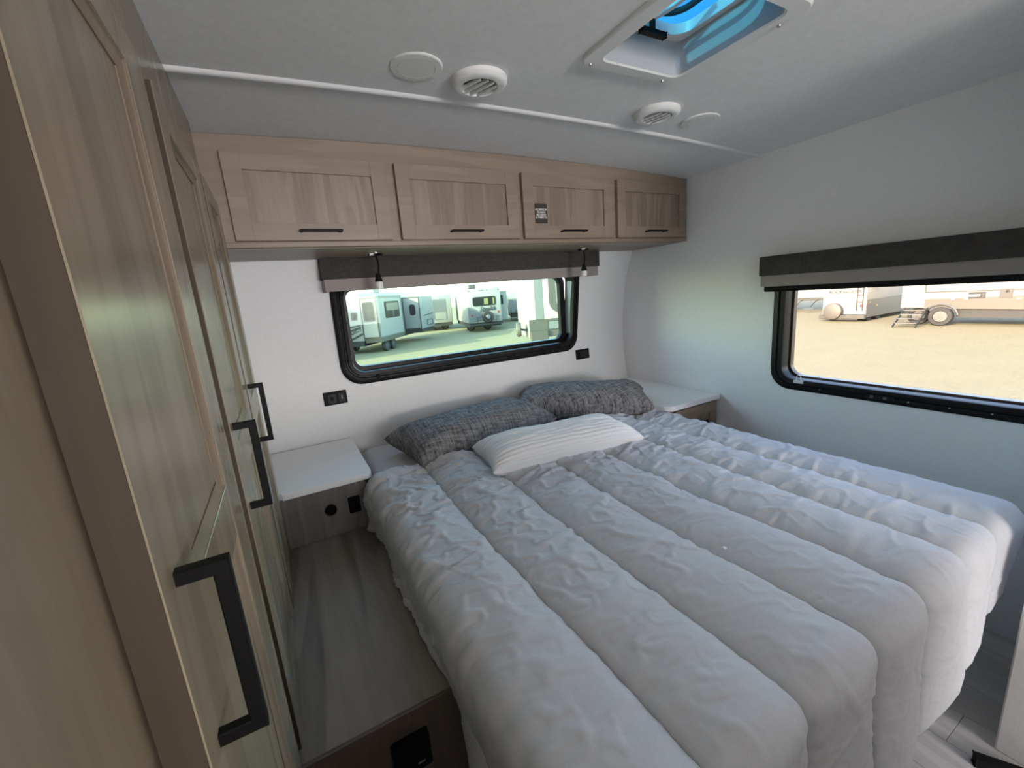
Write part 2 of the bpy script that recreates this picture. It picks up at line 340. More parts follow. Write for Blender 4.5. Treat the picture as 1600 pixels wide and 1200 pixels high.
# ================================================================== OVERHEAD CABINET
def pull(mb, p, q, out, t=.011, reach=.033):
    p, q, out = Vector(p), Vector(q), Vector(out).normalized()
    d = (q - p).normalized(); a, b = p + out * reach, q + out * reach
    s = out.cross(d).normalized() * (t / 2 - .001); h = t / 2; c = .0012
    def sec(pt, n): return [pt + n * h * u + s * v for u, v in ((-1, -.8), (-.8, -1), (.8, -1), (1, -.8), (1, .8), (.8, 1), (-.8, 1), (-1, .8))]
    n1, n2 = (d - out).normalized() * 1.414, (d + out).normalized()
    L = [sec(p - out * .001, d), sec(a, (d - out)), sec(b, -(d + out)), sec(q - out * .001, -d)]
    mb.loft(L, True, True, True); return mb
def shaker(f, u0, u1, v0, v1, t, panels, parent, name, m, mp, edge=.002, sticking=0):
    """frame-and-panel door; f(u,v,w) maps to world, w = 0 back .. t front"""
    mb = MB(lambda c: Vector(f(c.x, c.y, c.z)))
    ul, ur = panels[0][0], panels[0][1]
    mb.box(u0, ul, v0, v1, 0, t, .0008); mb.box(ur, u1, v0, v1, 0, t, .0008)
    vv = [v0] + [x for p in panels for x in (p[2], p[3])] + [v1]
    for k in range(0, len(vv), 2): mb.box(ul - .0001, ur + .0001, vv[k], vv[k + 1], .0005, t - .0003, .0004)
    d = mb.build(name, m, parent)
    for p in panels:
        if sticking:
            e, g = sticking, .0025
            rr = lambda k, w: [(p[0] + k, p[2] + k, w), (p[1] - k, p[2] + k, w), (p[1] - k, p[3] - k, w), (p[0] + k, p[3] - k, w)]
            q = MB(lambda c: Vector(f(c.x, c.y, c.z))); q.loft([rr(-.001, t - .001), rr(.002, t - .0015), rr(.004, t - .004), rr(e, t - .0075), rr(e, t - .014)]); q.build('moulding', M_MOULD, d)
        q = MB(lambda c: Vector(f(c.x, c.y, c.z)))
        q.box(p[0] - .004, p[1] + .004, p[2] - .004, p[3] + .004, t * .25, t - .009); q.build('panel', mp, d)
    return d
oc = thing('overhead_cabinet', 'light oak overhead cabinet with four shaker doors above the bed window', 'cabinet', (.9, 1.9, H + .22))
CB = .2245; FY = 1.762
xs = np.linspace(-.30, XR - .002, 30)
mb = MB(); mb.loft([[(x, FY, ceil_z(x) - .002), (x, FY, H + CB), (x, FY + .018, H + CB), (x, FY + .018, ceil_z(x) - .002)] for x in xs], True, True, True)
mb.box(-.30, XR - .002, FY + .018, 2.19, H + CB - .0, H + CB + .012)
mb.build('carcass', M_WOODX, oc)
mb = MB(); mb.box(-.30, XR - .004, FY - .006, FY + .012, H + .222, H + .241, .002); mb.build('bottom_rail', M_WOODX, oc)
mb = MB(); mb.box(-.29, XR - .006, FY + .03, 2.185, H + CB - .004, H + CB - .0005); mb.build('underside', M_WOODX, oc)
doors = [(-.077, .452), (.489, 1.030), (1.058, 1.588), (1.623, 2.140)]
fdoor = lambda u, v, w: (u, FY - w, H + v)
for k, (a, b) in enumerate(doors):
    d = shaker(fdoor, a, b, .243, .525, .022, [(a + .056, b - .056, .300, .470)], oc, 'door', M_WOODX, M_WOODP)
    cxm = (a + b) / 2 + .005
    pull(MB(), (cxm - .066, FY - .022, H + .2735), (cxm + .066, FY - .022, H + .2735), (0, -1, 0), .010, .026).build('handle', M_BLACK, d)
    if k == 2:
        st = MB().box(1.122, 1.190, FY - .0145, FY - .0128, H + .3105, H + .398).build('sticker', mat('dark brown sticker', (.035, .028, .024), .5), d)
        mw = mat('sticker print', (.7, .68, .65), .6)
        mbt = None
        for i, s in enumerate(('ALUMINUM', 'FRAMED', 'BED BASE', '& DINETTE')):
            text(s, .0125, frame_mtx((1, 0, 0), (0, 0, 1), (1.156, FY - .0149, H + .371 - i * .0115)), mw, d, .0004)

# ================================================================== WARDROBE
wd = thing('wardrobe', 'tall light oak wardrobe with three shaker doors along the left side', 'wardrobe', (-.37, .7, 0))
XF = -.103; TD = .027; XC = XF - TD - .003
mb = MB(); mb.box(XL + .002, XC, -.35, 1.672, .0, ceil_z(-.13) - .004, .002); mb.build('carcass', M_WOODV, wd)
fw = lambda u, v, w: (XC + .003 + w, u, H + v)
wdoors = [(.353, .790, .450, .690, .388), (.851, 1.290, .925, 1.205, .888), (1.325, 1.668, 1.395, 1.605, 1.362)]
for a, b, pa, pb, hy in wdoors:
    d = shaker(fw, a, b, -.885, .345, TD, [(pa, pb, -.83, -.310), (pa, pb, -.235, .298)], wd, 'door', M_WOODV, M_WOODV, .002, .014)
    e = MB(); e.box(XC + .0035, XF - .0012, a - .0012, a + .001, H - .884, H + .344); e.build('edge_band', M_EDGE, d)
    pull(MB(), (XF, hy, H - .196), (XF, hy, H - .352), (1, 0, 0), .0125, .030).build('handle', M_BLACK, d)

# ================================================================== BED PLATFORM, NIGHTSTANDS
PZ = H - .89
M_BRN = wood('brown laminate', (.12, .092, .072), (.09, .07, .055), (60, 60, 5), .5, .5)
bp = thing('bed_platform', 'dark grey-brown wood-look bed platform between wardrobe and bed', 'platform', (.6, 1.2, 0))
MB().box(XC - .0, 1.70, .818, 1.705, PZ - .03, PZ, .002).build('deck', M_DECK, bp)
MB().box(XC - .0, 1.68, .824, .846, .0, PZ - .03, .001).build('front_panel', M_BRN, bp)
MB().box(XC - .0, 1.70, .812, .822, PZ - .034, PZ + .0005, .002).build('edge_trim', M_BRN, bp)
MB().box(.36, 1.62, .46, 1.9, .0, H - .93).build('bed_base', M_GREYW, bp)
ov = MB(); ov.loft([[(a, y, b) for a, b in rrect(.060, .145, H - 1.055, H - .962, .008 if y > .81 else .006, 3)] for y in (.824, .8125, .810)], True, True, True)
ov = ov.build('outlet_cover', M_BLKP, bp); ov['label'] = 'black outlet cover'
MB().box(.112, .128, .8085, .8105, H - 1.037, H - 1.034).build('indicator_mark', M_SCREW, bp)

ns = thing('nightstand', 'left nightstand with white rounded top and grey oak front, beside the wardrobe', 'nightstand', (.05, 1.95, PZ))
pts = [(-.28, 2.232)] + [(-.28, 1.70)] + [(-.095, 1.70), (-.095, 1.687)] + [(.23 - .03 + .03 * math.sin(t), 1.717 - .03 * math.cos(t)) for t in np.linspace(0, PI / 2, 7)] + [(.23, 2.232)]
MB().prism(pts, lambda a, b, d: (a, b, d), H - .683, H - .66).build('top', M_WHITE, ns)
MB().box(-.28, .205, 1.702, 2.14, PZ + .001, H - .684, .001).build('body', M_GREYW, ns)
def socket(c, parent):
    return MB().lathe([(.0001, .004), (.012, .004), (.0135, .008), (.018, .009), (.0215, .007), (.0225, 0), (.0001, 0)], c, (0, -1, 0), 28).build('power_socket', M_BLKP, parent)
socket((.058, 1.702, H - .776), ns)
mb = MB(); mb.box(.124, .168, 1.692, 1.703, H - .812, H - .744, .003); mb.build('charging_port', M_BLKP, ns)
nr = thing('nightstand', 'right nightstand with white rounded top, between bed and right wall', 'nightstand', (1.97, 1.85, .0))
pts = [(XR - .003, 1.518)] + [(XR - .003, 2.225), (1.745, 2.225)] + [(1.745 + .05 - .05 * math.cos(t), 1.518 + .05 - .05 * math.sin(t)) for t in np.linspace(0, PI / 2, 8)]
MB().prism(pts, lambda a, b, d: (a, b, d), H - .688, H - .66).build('top', M_WHITE, nr)
MB().box(1.79, XR - .003, 1.548, 2.08, .0, H - .693, .001).build('body', M_WOODP, nr)
fnr = lambda u, v, w: (u, 1.548 - w, H + v)
d = shaker(fnr, 1.815, 2.155, -1.30, -.700, .018, [(1.868, 2.102, -1.24, -.757)], nr, 'door', M_WOODX, M_WOODP)
MB().cyl((2.055, 1.532, H - .802), (2.055, 1.515, H - .802), .006, seg=12).bar((2.055, 1.513, H - .79), (2.055, 1.513, H - .85), .012, .010, .002, up=(0, 1, 0)).build('handle', M_BLACK, d)

# ================================================================== BED
ZT = H - .708
mb = MB()
mb.box(.240, 1.724, .34, 2.195, H - .925, ZT - .004, .06, 5)
tag(mb.build('mattress', M_SHEET, smooth=60), 'mattress in a grey fitted sheet under the pillows and comforter', 'mattress')
# comforter
def comforter():
    x0, x1, y0, y1 = .224, 1.728, .292, 1.685
    r = .028; q = r * PI / 2
    cx0, cx1, cy0 = x0 + r, x1 - r, y0 + r
    nl, nx, nr, nf, ny = 60, 300, 40, 75, 270
    ul = np.linspace(1, 0, nl, endpoint=False); ur = np.linspace(0, 1, nr + 1)[1:]
    EX = np.concatenate([ul, np.zeros(nx), ur]); SX = np.concatenate([-np.ones(nl), np.zeros(nx), np.ones(nr)])
    X0 = np.concatenate([np.full(nl, cx0), np.linspace(cx0, cx1, nx), np.full(nr, cx1)])
    uf = np.linspace(1, 0, nf, endpoint=False); EY = np.concatenate([uf, np.zeros(ny)]); Y0 = np.concatenate([np.full(nf, cy0), np.linspace(cy0, y1, ny)])
    ex, ey = np.meshgrid(EX, EY, indexing='ij'); bx, by = np.meshgrid(X0, Y0, indexing='ij'); sx = np.repeat(SX[:, None], len(EY), 1)
    sm = 1 / (1 + np.exp((by - .80) / .035))
    Dl = q + (.142 + .085 * sm) - r * 0; Dl = np.where(sx > 0, q + .15, Dl); Df = q + .345 - .16 * np.clip((bx - .95) / .75, 0, 1) ** 1.3
    m = np.maximum(ex, ey); D = (Dl * ex + Df * ey) / np.maximum(ex + ey, 1e-9); d = m * D
    hyp = np.maximum(np.hypot(ex * Dl, ey * Df), 1e-9); dx, dy = sx * ex * Dl / hyp, -ey * Df / hyp
    th = np.minimum(d / r, PI / 2); out = r * np.sin(th); rest = np.maximum(d - q, 0); drop = r * (1 - np.cos(th)) + rest
    # coordinate across the quilt channels (runs on over the sides)
    s = bx + sx * ex * Dl; t = by - ey * Df
    seams = [.085, .235, .432, .66, .888, 1.113, 1.345, 1.555, 1.80]
    ds = np.full(s.shape, 9.); 
    for k, c in enumerate(seams):
        c2 = c + .006 * vnoise(t * 4 + k * 9, t * 0 + k, 3)
        ds = np.minimum(ds, np.abs(s - c2) + (0.03 if k in (1,) else 0))
    puff = .025 * (1 - np.exp(-ds / .042)) - .010 * np.exp(-(ds / .007) ** 2)
    side = (sx < 0) * np.clip(ex * 2, 0, 1)
    puff *= 1 - .35 * side
    headness = np.clip((t - .55) / 1.0, 0, 1)
    near = np.exp(-ds / .05)
    g1 = 1 - np.abs(vnoise(s * 9 + t * 6, t * 17 - s * 5, 11)); g2 = 1 - np.abs(vnoise(s * 19 - t * 8, t * 26 + s * 10, 12)); g3 = 1 - np.abs(vnoise(s * 5 - t * 3, t * 30 + 2 * vnoise(s * 6, t * 6, 22), 23))
    amt = .30 + .85 * headness
    wr = (.0085 * np.clip(g1 - .62, 0, 1) / .38 + .0055 * np.clip(g2 - .66, 0, 1) / .34) * amt
    wr += .0075 * np.exp(-ds / .055) * np.clip(g3 - .55, 0, 1) / .45 * (.35 + .7 * headness)
    wr += .0065 * near * np.abs(vnoise(s * 8, t * 27, 13)) * (.25 + headness) * (ds > .004)
    rid = 1 - np.abs(vnoise(s * 6 + 3 + t * 3, t * 9 - s * 4, 14)); wr += .004 * np.clip(rid - .86, 0, 1) / .14 * (.05 + headness)
    wr += .006 * vnoise(s * 3.3, t * 2.6, 15)
    for yc, k, a in ((.60, .10, .0035), (.80, .07, .003), (.47, .05, .0025), (1.02, .08, .0025)):
        wr += a * np.exp(-((t - yc - k * (s - .9)) / .006) ** 2) * np.clip(vnoise(s * 2.1 + yc * 9, s * 0 + 1.0, 16) + .5, 0, 1)
    # left flank: gathered pleats at the turn of the edge, hanging folds lower down
    wr += .0045 * vnoise(s * 12, t * 30, 17) * np.exp(-((s - .24) / .05) ** 2)
    disp = puff * (1 - .55 * np.clip(rest / .25, 0, 1)) + wr
    flare = rest * (.07 + .10 * vnoise(t * 5, s * 5, 18)) * np.where(sx < 0, 1.0, .55)
    flare += .005 * np.sin(s * 21) * np.clip(rest / .3, 0, 1) * (ey > 0)
    cs, sn = np.cos(th), np.sin(th)
    X = bx + dx * (out + flare) + dx * sn * disp; Y = by + dy * (out + flare) + dy * sn * disp; Z = ZT - drop + cs * disp
    # corner hem lifted
    Z += .0 * ex
    # rolled hem towards the pillows
    roll = np.exp(-((by - (y1 - .035)) / .03) ** 2); Z += roll * (.022 + .012 * vnoise(s * 9, s * 0 + 5, 19)) * cs * np.clip(1.4 - (s - .2) * .6, .25, 1)
    Z -= np.clip((by - (y1 - .012)) / .012, 0, 1) * .022 * cs
    X = np.where((sx < 0), X - .012 * roll * sn, X)
    V = np.stack([X, Y, Z], -1).reshape(-1, 3); F = grid_faces(len(EX), len(EY))
    me = np_mesh('comforter', V, F[:, ::-1])
    o = finish('comforter', me, M_COMF, None, 0); me.polygons.foreach_set('use_smooth', [True] * len(me.polygons))
    so = o.modifiers.new('thickness', 'SOLIDIFY'); so.thickness = .008; so.offset = -1
    return o
cf = comforter(); tag(cf, 'pale grey channel-quilted comforter spread over the bed', 'comforter')
tag(MB().box(.905, .916, .608, .618, ZT + .020, ZT + .026, .002).build('lint_scrap', M_WHITE), 'tiny white scrap lying on the comforter near its foot', 'scrap')

def pillow(name, L, Wd, T, loc, rz, tilt, m, label, ribs=0, seed=1, roll=0):
    n, k = 90, (200 if ribs else 70)
    u, v = np.meshgrid(np.linspace(-1, 1, n), np.linspace(-1, 1, k), indexing='ij')
    if ribs: v0 = v; v = np.sin(v0 * PI / 2)
    env = np.clip((1 - np.abs(u) ** 6) * (1 - np.abs(v) ** 3.0), 0, 1) ** .52
    c = .07
    X = L / 2 * u * (1 - c * (1 - v ** 2)) ; Y = Wd / 2 * v * (1 - .10 * (1 - u ** 2)) 
    wr = .05 * vnoise(u * 4 + 7, v * 5, seed) + .03 * vnoise(u * 10, v * 9 + 3, seed + 1)
    cor = (np.abs(u) ** 6) * (np.abs(v) ** 2)
    zt = T * .55 * env * (1 + wr); zb = -T * .45 * np.clip(env, 0, 1) ** .8 * (1 + .4 * wr)
    seam = .006 * (1 - env) ** 8
    V1 = np.stack([X, Y, zt], -1).reshape(-1, 3); V2 = np.stack([X, Y, zb], -1).reshape(-1, 3)
    F1 = grid_faces(n, k)[:, ::-1] if False else grid_faces(n, k); F2 = grid_faces(n, k, n * k)[:, ::-1]
    if ribs:
        for Vx, sg in ((V1, 1), (V2, -1)):
            G = Vx.reshape(n, k, 3); nn = np.cross(np.gradient(G, axis=0), np.gradient(G, axis=1)); nn /= np.maximum(np.linalg.norm(nn, axis=-1, keepdims=True), 1e-9)
            G += sg * nn * (.0036 * np.abs(np.sin(v0 * ribs)) * np.minimum(env * 3, 1))[..., None]
    V = np.concatenate([V1, V2])
    Rm = np.array((Matrix.Rotation(rz, 3, 'Z') @ Matrix.Rotation(tilt, 3, 'X') @ Matrix.Rotation(roll, 3, 'Y')))
    V = V @ Rm.T + np.array(loc)
    me = np_mesh(name, V, np.concatenate([F1, F2]))
    bm = bmesh.new(); bm.from_mesh(me); bmesh.ops.remove_doubles(bm, verts=bm.verts, dist=2e-4); bmesh.ops.recalc_face_normals(bm, faces=bm.faces); bm.to_mesh(me); bm.free()
    o = finish(name, me, m, None, 0, origin=loc); me.polygons.foreach_set('use_smooth', [True] * len(me.polygons))
    return tag(o, label, 'pillow')
pillow('pillow', .80, .38, .175, (.775, 1.890, ZT + .062), math.radians(10), math.radians(3), M_TWEED, 'charcoal tweed pillow nearest the left nightstand', seed=21)
pillow('pillow', .76, .36, .18, (1.445, 1.885, ZT + .08), math.radians(-36), math.radians(3), M_TWEED, 'charcoal tweed pillow whose corner rests on the right nightstand', seed=31)
pillow('pillow', .71, .28, .135, (.985, 1.462, ZT + .055), math.radians(-7), math.radians(3), M_RIB, 'white ribbed lumbar pillow lying in front of the two dark pillows', ribs=26, seed=41)

# ================================================================== VALANCES, LAMPS, OUTLETS
v1 = thing('window_valance', 'charcoal fabric valance over the bed head window', 'valance', (1.02, 2.17, H + .07))
MB().box(.206, 1.834, 2.140, 2.156, H + .127, H + .222, .004, 2).box(.206, .220, 2.150, 2.245, H + .127, H + .222, .003).box(1.820, 1.834, 2.150, 2.245, H + .127, H + .222, .003).build('fabric_box', M_VAL, v1)
MB().box(.214, 1.826, 2.147, 2.157, H + .072, H + .130, .002).box(.214, .224, 2.15, 2.262, H + .072, H + .130, .002).box(1.816, 1.826, 2.15, 2.262, H + .072, H + .130, .002).build('lower_strip', M_VALL, v1)
v2 = thing('window_valance', 'charcoal fabric valance over the right wall window', 'valance', (2.12, .75, H - .06))
MB().box(2.080, 2.096, .20, 1.268, H - .0105, H + .080, .004, 2).box(2.09, XR - .001, 1.252, 1.268, H - .0105, H + .080, .003).build('fabric_box', M_VAL, v2)
MB().box(2.088, 2.097, .205, 1.262, H - .0625, H - .008, .002).box(2.09, XR - .001, 1.250, 1.262, H - .0625, H - .008, .002).build('lower_strip', M_VALL, v2)
MB().cyl((2.113, .22, H - .0735), (2.113, 1.250, H - .0735), .0135, seg=16).build('roller_bar', M_BLKP, v2)
for x, y, lab in ((.425, 1.985, 'gooseneck reading lamp under the cabinet by the left end of the valance'), (1.588, 1.990, 'gooseneck reading lamp under the cabinet by the right end of the valance')):
    t = thing('reading_lamp', lab, 'lamp', (x, y, H + CB - .004), 'reading lamps under the overhead cabinet')
    zc = H + CB - .004
    MB().lathe([(.0001, 0), (.026, 0), (.026, -.004), (.0001, -.004)], (x, y, zc)).build('base', M_CHROME, t)
    MB().lathe([(.0001, -.004), (.030, -.004), (.032, -.008), (.030, -.011), (.0001, -.011)], (x, y, zc)).build('ring', M_BLKP, t)
    MB().bar((x - .028, y - .018, zc - .007), (x - .004, y - .024, zc - .007), .012, .010, .001).build('switch', M_CHROME, t)
    zb = zc - .0
    MB().tube([(x, y, zb - .008), (x + .006, y, zb - .03), (x + .008, y, zb - .055), (x + .004, y, zb - .08), (x, y, zb - .092)], .0042, 8).build('gooseneck', M_BLKP, t)
    MB().lathe([(.0001, -.088), (.0095, -.088), (.0105, -.096), (.0165, -.118), (.0165, -.124), (.0001, -.124)], (x, y, zb)).build('shade', M_BLKP, t)
    MB().lathe([(.0155, -.122), (.017, -.134), (.0165, -.153), (.0001, -.153), (.0001, -.149), (.0125, -.149), (.013, -.122)], (x, y, zb), seg=24).build('lens', mat('frosted lens', (.78, .78, .74), .15), t)
def plate(name, lab, cat, x0, x1, z0, z1, kids):
    t = thing(name, lab, cat, ((x0 + x1) / 2, wall_y((z0 + z1) / 2), H + z0))
    y = wall_y((z0 + z1) / 2); ft = (wall_y(z1) - wall_y(z0)) / (z1 - z0)
    T = lambda c: Vector((c.x, c.y + ft * (c.z - H - (z0 + z1) / 2), c.z))
    MB(T).box(x0, x1, y - .007, y + .002, H + z0, H + z1, .002).build('plate', M_BLKP, t)
    for nm, a, b, c, d, m, p in kids: MB(T).box(x0 + a, x0 + b, y - .007 - p, y - .006, H + z0 + c, H + z0 + d, .0008).build(nm, m, t)
M_GREYP = mat('dark grey plastic', (.014, .014, .015), .5, 0, .3)
plate('wall_outlet', 'black double wall outlet below the left end of the bed window', 'outlet', .136, .248, -.487, -.419, [('socket_face', .02, .06, .010, .055, M_GREYP, .002), ('socket_slots', .030, .048, .022, .044, M_BLKP, .003), ('rocker', .072, .100, .010, .056, M_GREYP, .002), ('indicator_mark', .086, .089, .026, .045, mat('pale print', (.5, .5, .5), .5), .003)])
plate('wall_switch', 'black wall switch plate below the right end of the bed window', 'switch', 1.733, 1.845, -.475, -.409, [('rocker', .03, .095, .012, .054, M_GREYP, .002)])

# ================================================================== CEILING FITTINGS
def czn(x, y): return Vector((x, y, ceil_z(x)))
def disc(x, y, r, lab):
    return tag(MB().lathe([(r, 0.002), (r, -.002), (r - .003, -.0042), (r * .72, -.0052), (r * .70, -.0030), (r * .69, -.0052), (.0001, -.0052)], czn(x, y), seg=64).build('ceiling_speaker', M_PLASTW, smooth=30), lab, 'speaker', 'round ceiling covers')
disc(.425, 1.190, .069, 'round white ceiling cover left of the left air vent')
disc(1.535, 1.188, .069, 'round white ceiling cover right of the right air vent')
def vent(x, y, r, lab, rot, openv):
    t = thing('air_vent', lab, 'vent', czn(x, y), 'round ceiling air vents'); c = czn(x, y)
    MB().lathe([(r, .002), (r, -.010), (r - .004, -.016), (r - .009, -.0195), (r - .016, -.0210), (r * .67, -.0205), (r * .65, -.019), (r * .60, -.004), (r * .58, -.003)], c, seg=64).build('ring', M_PLASTW, t, 30)
    MB().lathe([(r * .60, -.003), (.0001, -.003)], c, seg=32).build('duct', M_DARKIN if openv else mat('grey duct', (.30, .30, .30), .6), t)
    for k in (-1.5, -.5, .5, 1.5):
        o = k * r * .26; h = math.sqrt(max((r * .60) ** 2 - o * o, 0)); ca, sa = math.cos(rot), math.sin(rot)
        p = c + Vector((ca * o - sa * h, sa * o + ca * h, -.017)); q = c + Vector((ca * o + sa * h, sa * o - ca * h, -.017))
        tiltv = Vector((ca * (.15 if openv else .8), sa * (.15 if openv else .8), 1)).normalized()
        MB().bar(p, q, .0022, .012 if openv else .018, 0, up=tiltv).build('louver', M_PLASTW, t)
vent(.612, 1.205, .080, 'round white ceiling air vent with open louvers, left one', .35, True)
vent(1.310, 1.196, .080, 'round white ceiling air vent with nearly closed louvers, right one', .25, False)
# roof vent
rv = thing('roof_vent', 'white framed roof vent with blue tinted lid in the ceiling', 'roof vent', (1.01, .82, ceil_z(1.0)))
zc = ceil_z(1.0)
def lp(a0, a1, b0, b1, r, z): return [(a, b, z) for a, b in rrect(a0, a1, b0, b1, r, 6)]
MB().loft([lp(.820, 1.200, .618, 1.022, .035, zc + .003), lp(.820, 1.200, .618, 1.022, .035, zc - .008), lp(.823, 1.197, .621, 1.019, .035, zc - .011), lp(.862, 1.160, .655, .984, .028, zc - .012), lp(.866, 1.156, .659, .980, .026, zc - .008)]).build('garnish', M_PLASTW, rv, 30)
MB().loft([lp(.866, 1.156, .659, .980, .026, zc - .008), lp(.885, 1.150, .670, .968, .022, zc + .075)]).build('well', mat('shaded white well plastic', (.42, .43, .43), .45), rv, 30)  # white plastic toned down: dimness inside the well is put into its colour
MB().loft([lp(.880, 1.155, .665, .973, .02, zc + .073), lp(.905, 1.130, .690, .945, .05, zc + .072), lp(.905, 1.130, .690, .945, .05, zc + .098), lp(.860, 1.175, .640, .990, .05, zc + .100)]).build('inner_flange', M_PLASTW, rv, 30)
MB().loft([lp(.925, 1.115, .70, .952, .06, zc + .124), lp(.925, 1.115, .70, .952, .06, zc + .114), lp(.939, 1.101, .714, .938, .048, zc + .114), lp(.939, 1.101, .714, .938, .048, zc + .124)], wrap=True).build('gasket', M_RUB, rv, 30)
MB().loft([lp(.86, 1.18, .64, 1.0, .04, zc + .095), lp(.86, 1.18, .64, 1.0, .04, zc + .118), lp(.88, 1.16, .66, .98, .06, zc + .132)], True, False, True).build('lid', M_LID, rv, 30)
hx, hy = 1.006, .932
P0, P1, P2, P3 = (Vector(p) for p in ((hx, hy, zc + .088), (1.020, .915, zc + .092), (1.045, .880, zc + .100), (1.058, .820, zc + .118)))
arc = [P0 * (1 - t) ** 3 + P1 * 3 * t * (1 - t) ** 2 + P2 * 3 * t * t * (1 - t) + P3 * t ** 3 for t in np.linspace(0, 1, 16)]
MB().tube(arc, .0075, 8).build('lift_arm', M_PLASTW, rv)
mb = MB()
for a, b in zip(arc[:-1], arc[1:]):
    for f in (.25, .75):
        p = a.lerp(b, f); mb.bar(p, p + Vector((-.010, -.004, -.006)), .0022, .010, up=(b - a))
mb = mb.build('gear_teeth', M_PLASTW, rv); mb['kind'] = 'stuff'
MB().bar((hx, hy, zc + .094), (hx, hy, zc + .056), .014, .012, .0015).build('handle_stem', M_BLKP, rv)
MB().bar((hx - .042, hy, zc + .054), (hx + .046, hy, zc + .054), .013, .011, .0025).build('crank_handle', M_BLKP, rv)
for x, y in ((.852, 1.006), (1.125, 1.006), (.835, .70), (1.186, .70)): MB().lathe([(.0001, -.016), (.004, -.0155), (.005, -.010), (.0001, -.010)], (x, y, zc), seg=12).build('rim_screw', M_SCREW, rv)

# added half-height block, out of frame, keeps rear light off the bed foot
hc = thing('foot_shade_block', 'added half height oak block behind the camera that shades the bed foot', 'light blocker', (.55, -.42, 0))
MB().box(-.05, 1.18, -.50, -.34, 0, 1.0, .004).build('body', M_WOODV, hc); MB().box(-.06, 1.19, -.51, -.33, 1.0, 1.025, .003).build('top', M_WHITE, hc)
# black foot by the closet wall
structure(MB().bar((1.502, .238, .015), (1.572, .12, .015), .020, .030, .003).build('trim_2', M_BLKP))

# ================================================================== OUTSIDE
GZ = H - 2.9
gm = mat('cream gravel', (.62, .54, .40), .95, spec=.1); nt, b = nodes(gm)
n1 = noise(nt, 1.2, (1, 1, 1), 6, .7); n2 = noise(nt, 14, (1, 1, 1), 3, .7)
c = mixc(nt, ramp(nt, n1, [(.35, (.168, .147, .086)), (.65, (.19, .166, .099))]), ramp(nt, n2, [(.3, (.11, .096, .06)), (.6, (.22, .19, .113))]), .35)
nt.links.new(c, b.inputs['Base Color']); bump(nt, b, n2, .5, .02)
structure(MB().box(-60, 120, -60, 140, GZ - .3, GZ).build('floor_gravel_lot', gm))
M_RVW = mat('white fibreglass', (.18, .182, .172), .4); M_RVG = mat('grey painted panel', (.036, .036, .032), .4); M_RVD = mat('dark underbody', (.012, .012, .012), .7)
M_RVL = mat('pale grey graphic', (.075, .083, .09), .4); M_RVWIN = mat('dark tinted window', (.012, .014, .014), .25, 0, .2); M_TYRE = mat('tyre rubber', (.012, .012, .012), .8)
M_RIM = mat('alloy rim', (.07, .07, .07), .5, .2); M_STEPM = mat('aluminium step', (.06, .06, .06), .5, .2); M_RED = mat('red lamp', (.16, .008, .008), .4); M_LINE = mat('graphite stripe', (.018, .02, .022), .4); M_SPC = mat('grey spare cover', (.05, .048, .042), .6)
class Loc:
    """local frame: s along the body, n outwards from the side we see, z up"""
    def __init__(s, o, a, n): s.o = Vector((o[0], o[1], 0)); s.a = Vector((a[0], a[1], 0)).normalized(); s.n = Vector((n[0], n[1], 0)).normalized()
    def __call__(s, c): return s.o + s.a * c.x + s.n * c.y + Vector((0, 0, c.z))
def wheel(F, s, n, r, parent, depth=.24, z=None):
    z = GZ + r if z is None else z
    w = MB(F).lathe([(r * .62, -depth / 2), (r * .92, -depth / 2), (r, -depth * .3), (r, depth * .3), (r * .92, depth / 2), (r * .62, depth / 2), (r * .60, depth * .35)], (s, n - depth / 2, z), (0, 1, 0), 28).build('wheel', M_TYRE, parent)
    mb = MB(F); mb.lathe([(r * .62, .0), (r * .55, .03), (.0001, .03)], (s, n - .06, z), (0, 1, 0), 24)
    for k in range(8):
        a = k * PI / 4; mb.bar((s + .05 * math.cos(a), n - .015, z + .05 * math.sin(a)), (s + r * .56 * math.cos(a), n - .02, z + r * .56 * math.sin(a)), .04, .03, up=(0, 1, 0))
    mb.build('rim', M_RIM, w); return w
def pane(F, s0, s1, n, z0, z1, r, parent, name='window', m=None, t=.02):
    mb = MB(F); mb.loft([[(a, n - .01, b) for a, b in rrect(s0, s1, z0, z1, r, 4)], [(a, n + t, b) for a, b in rrect(s0, s1, z0, z1, r, 4)]], True, False, True); o = mb.build(name, m or M_RVWIN, parent); return o
def wframe(F, s0, s1, n, z0, z1, r, parent, w=.05, m=None, name='trim_frame', t=.03):
    mb = MB(F); mb.loft([[(a, n - .01, b) for a, b in rrect(s0, s1, z0, z1, r, 4)], [(a, n + t, b) for a, b in rrect(s0, s1, z0, z1, r, 4)], [(a, n + t, b) for a, b in rrect(s0 + w, s1 - w, z0 + w, z1 - w, max(r - w, .01), 4)], [(a, n - .01, b) for a, b in rrect(s0 + w, s1 - w, z0 + w, z1 - w, max(r - w, .01), 4)]]); return mb.build(name, m or M_LINE, parent)

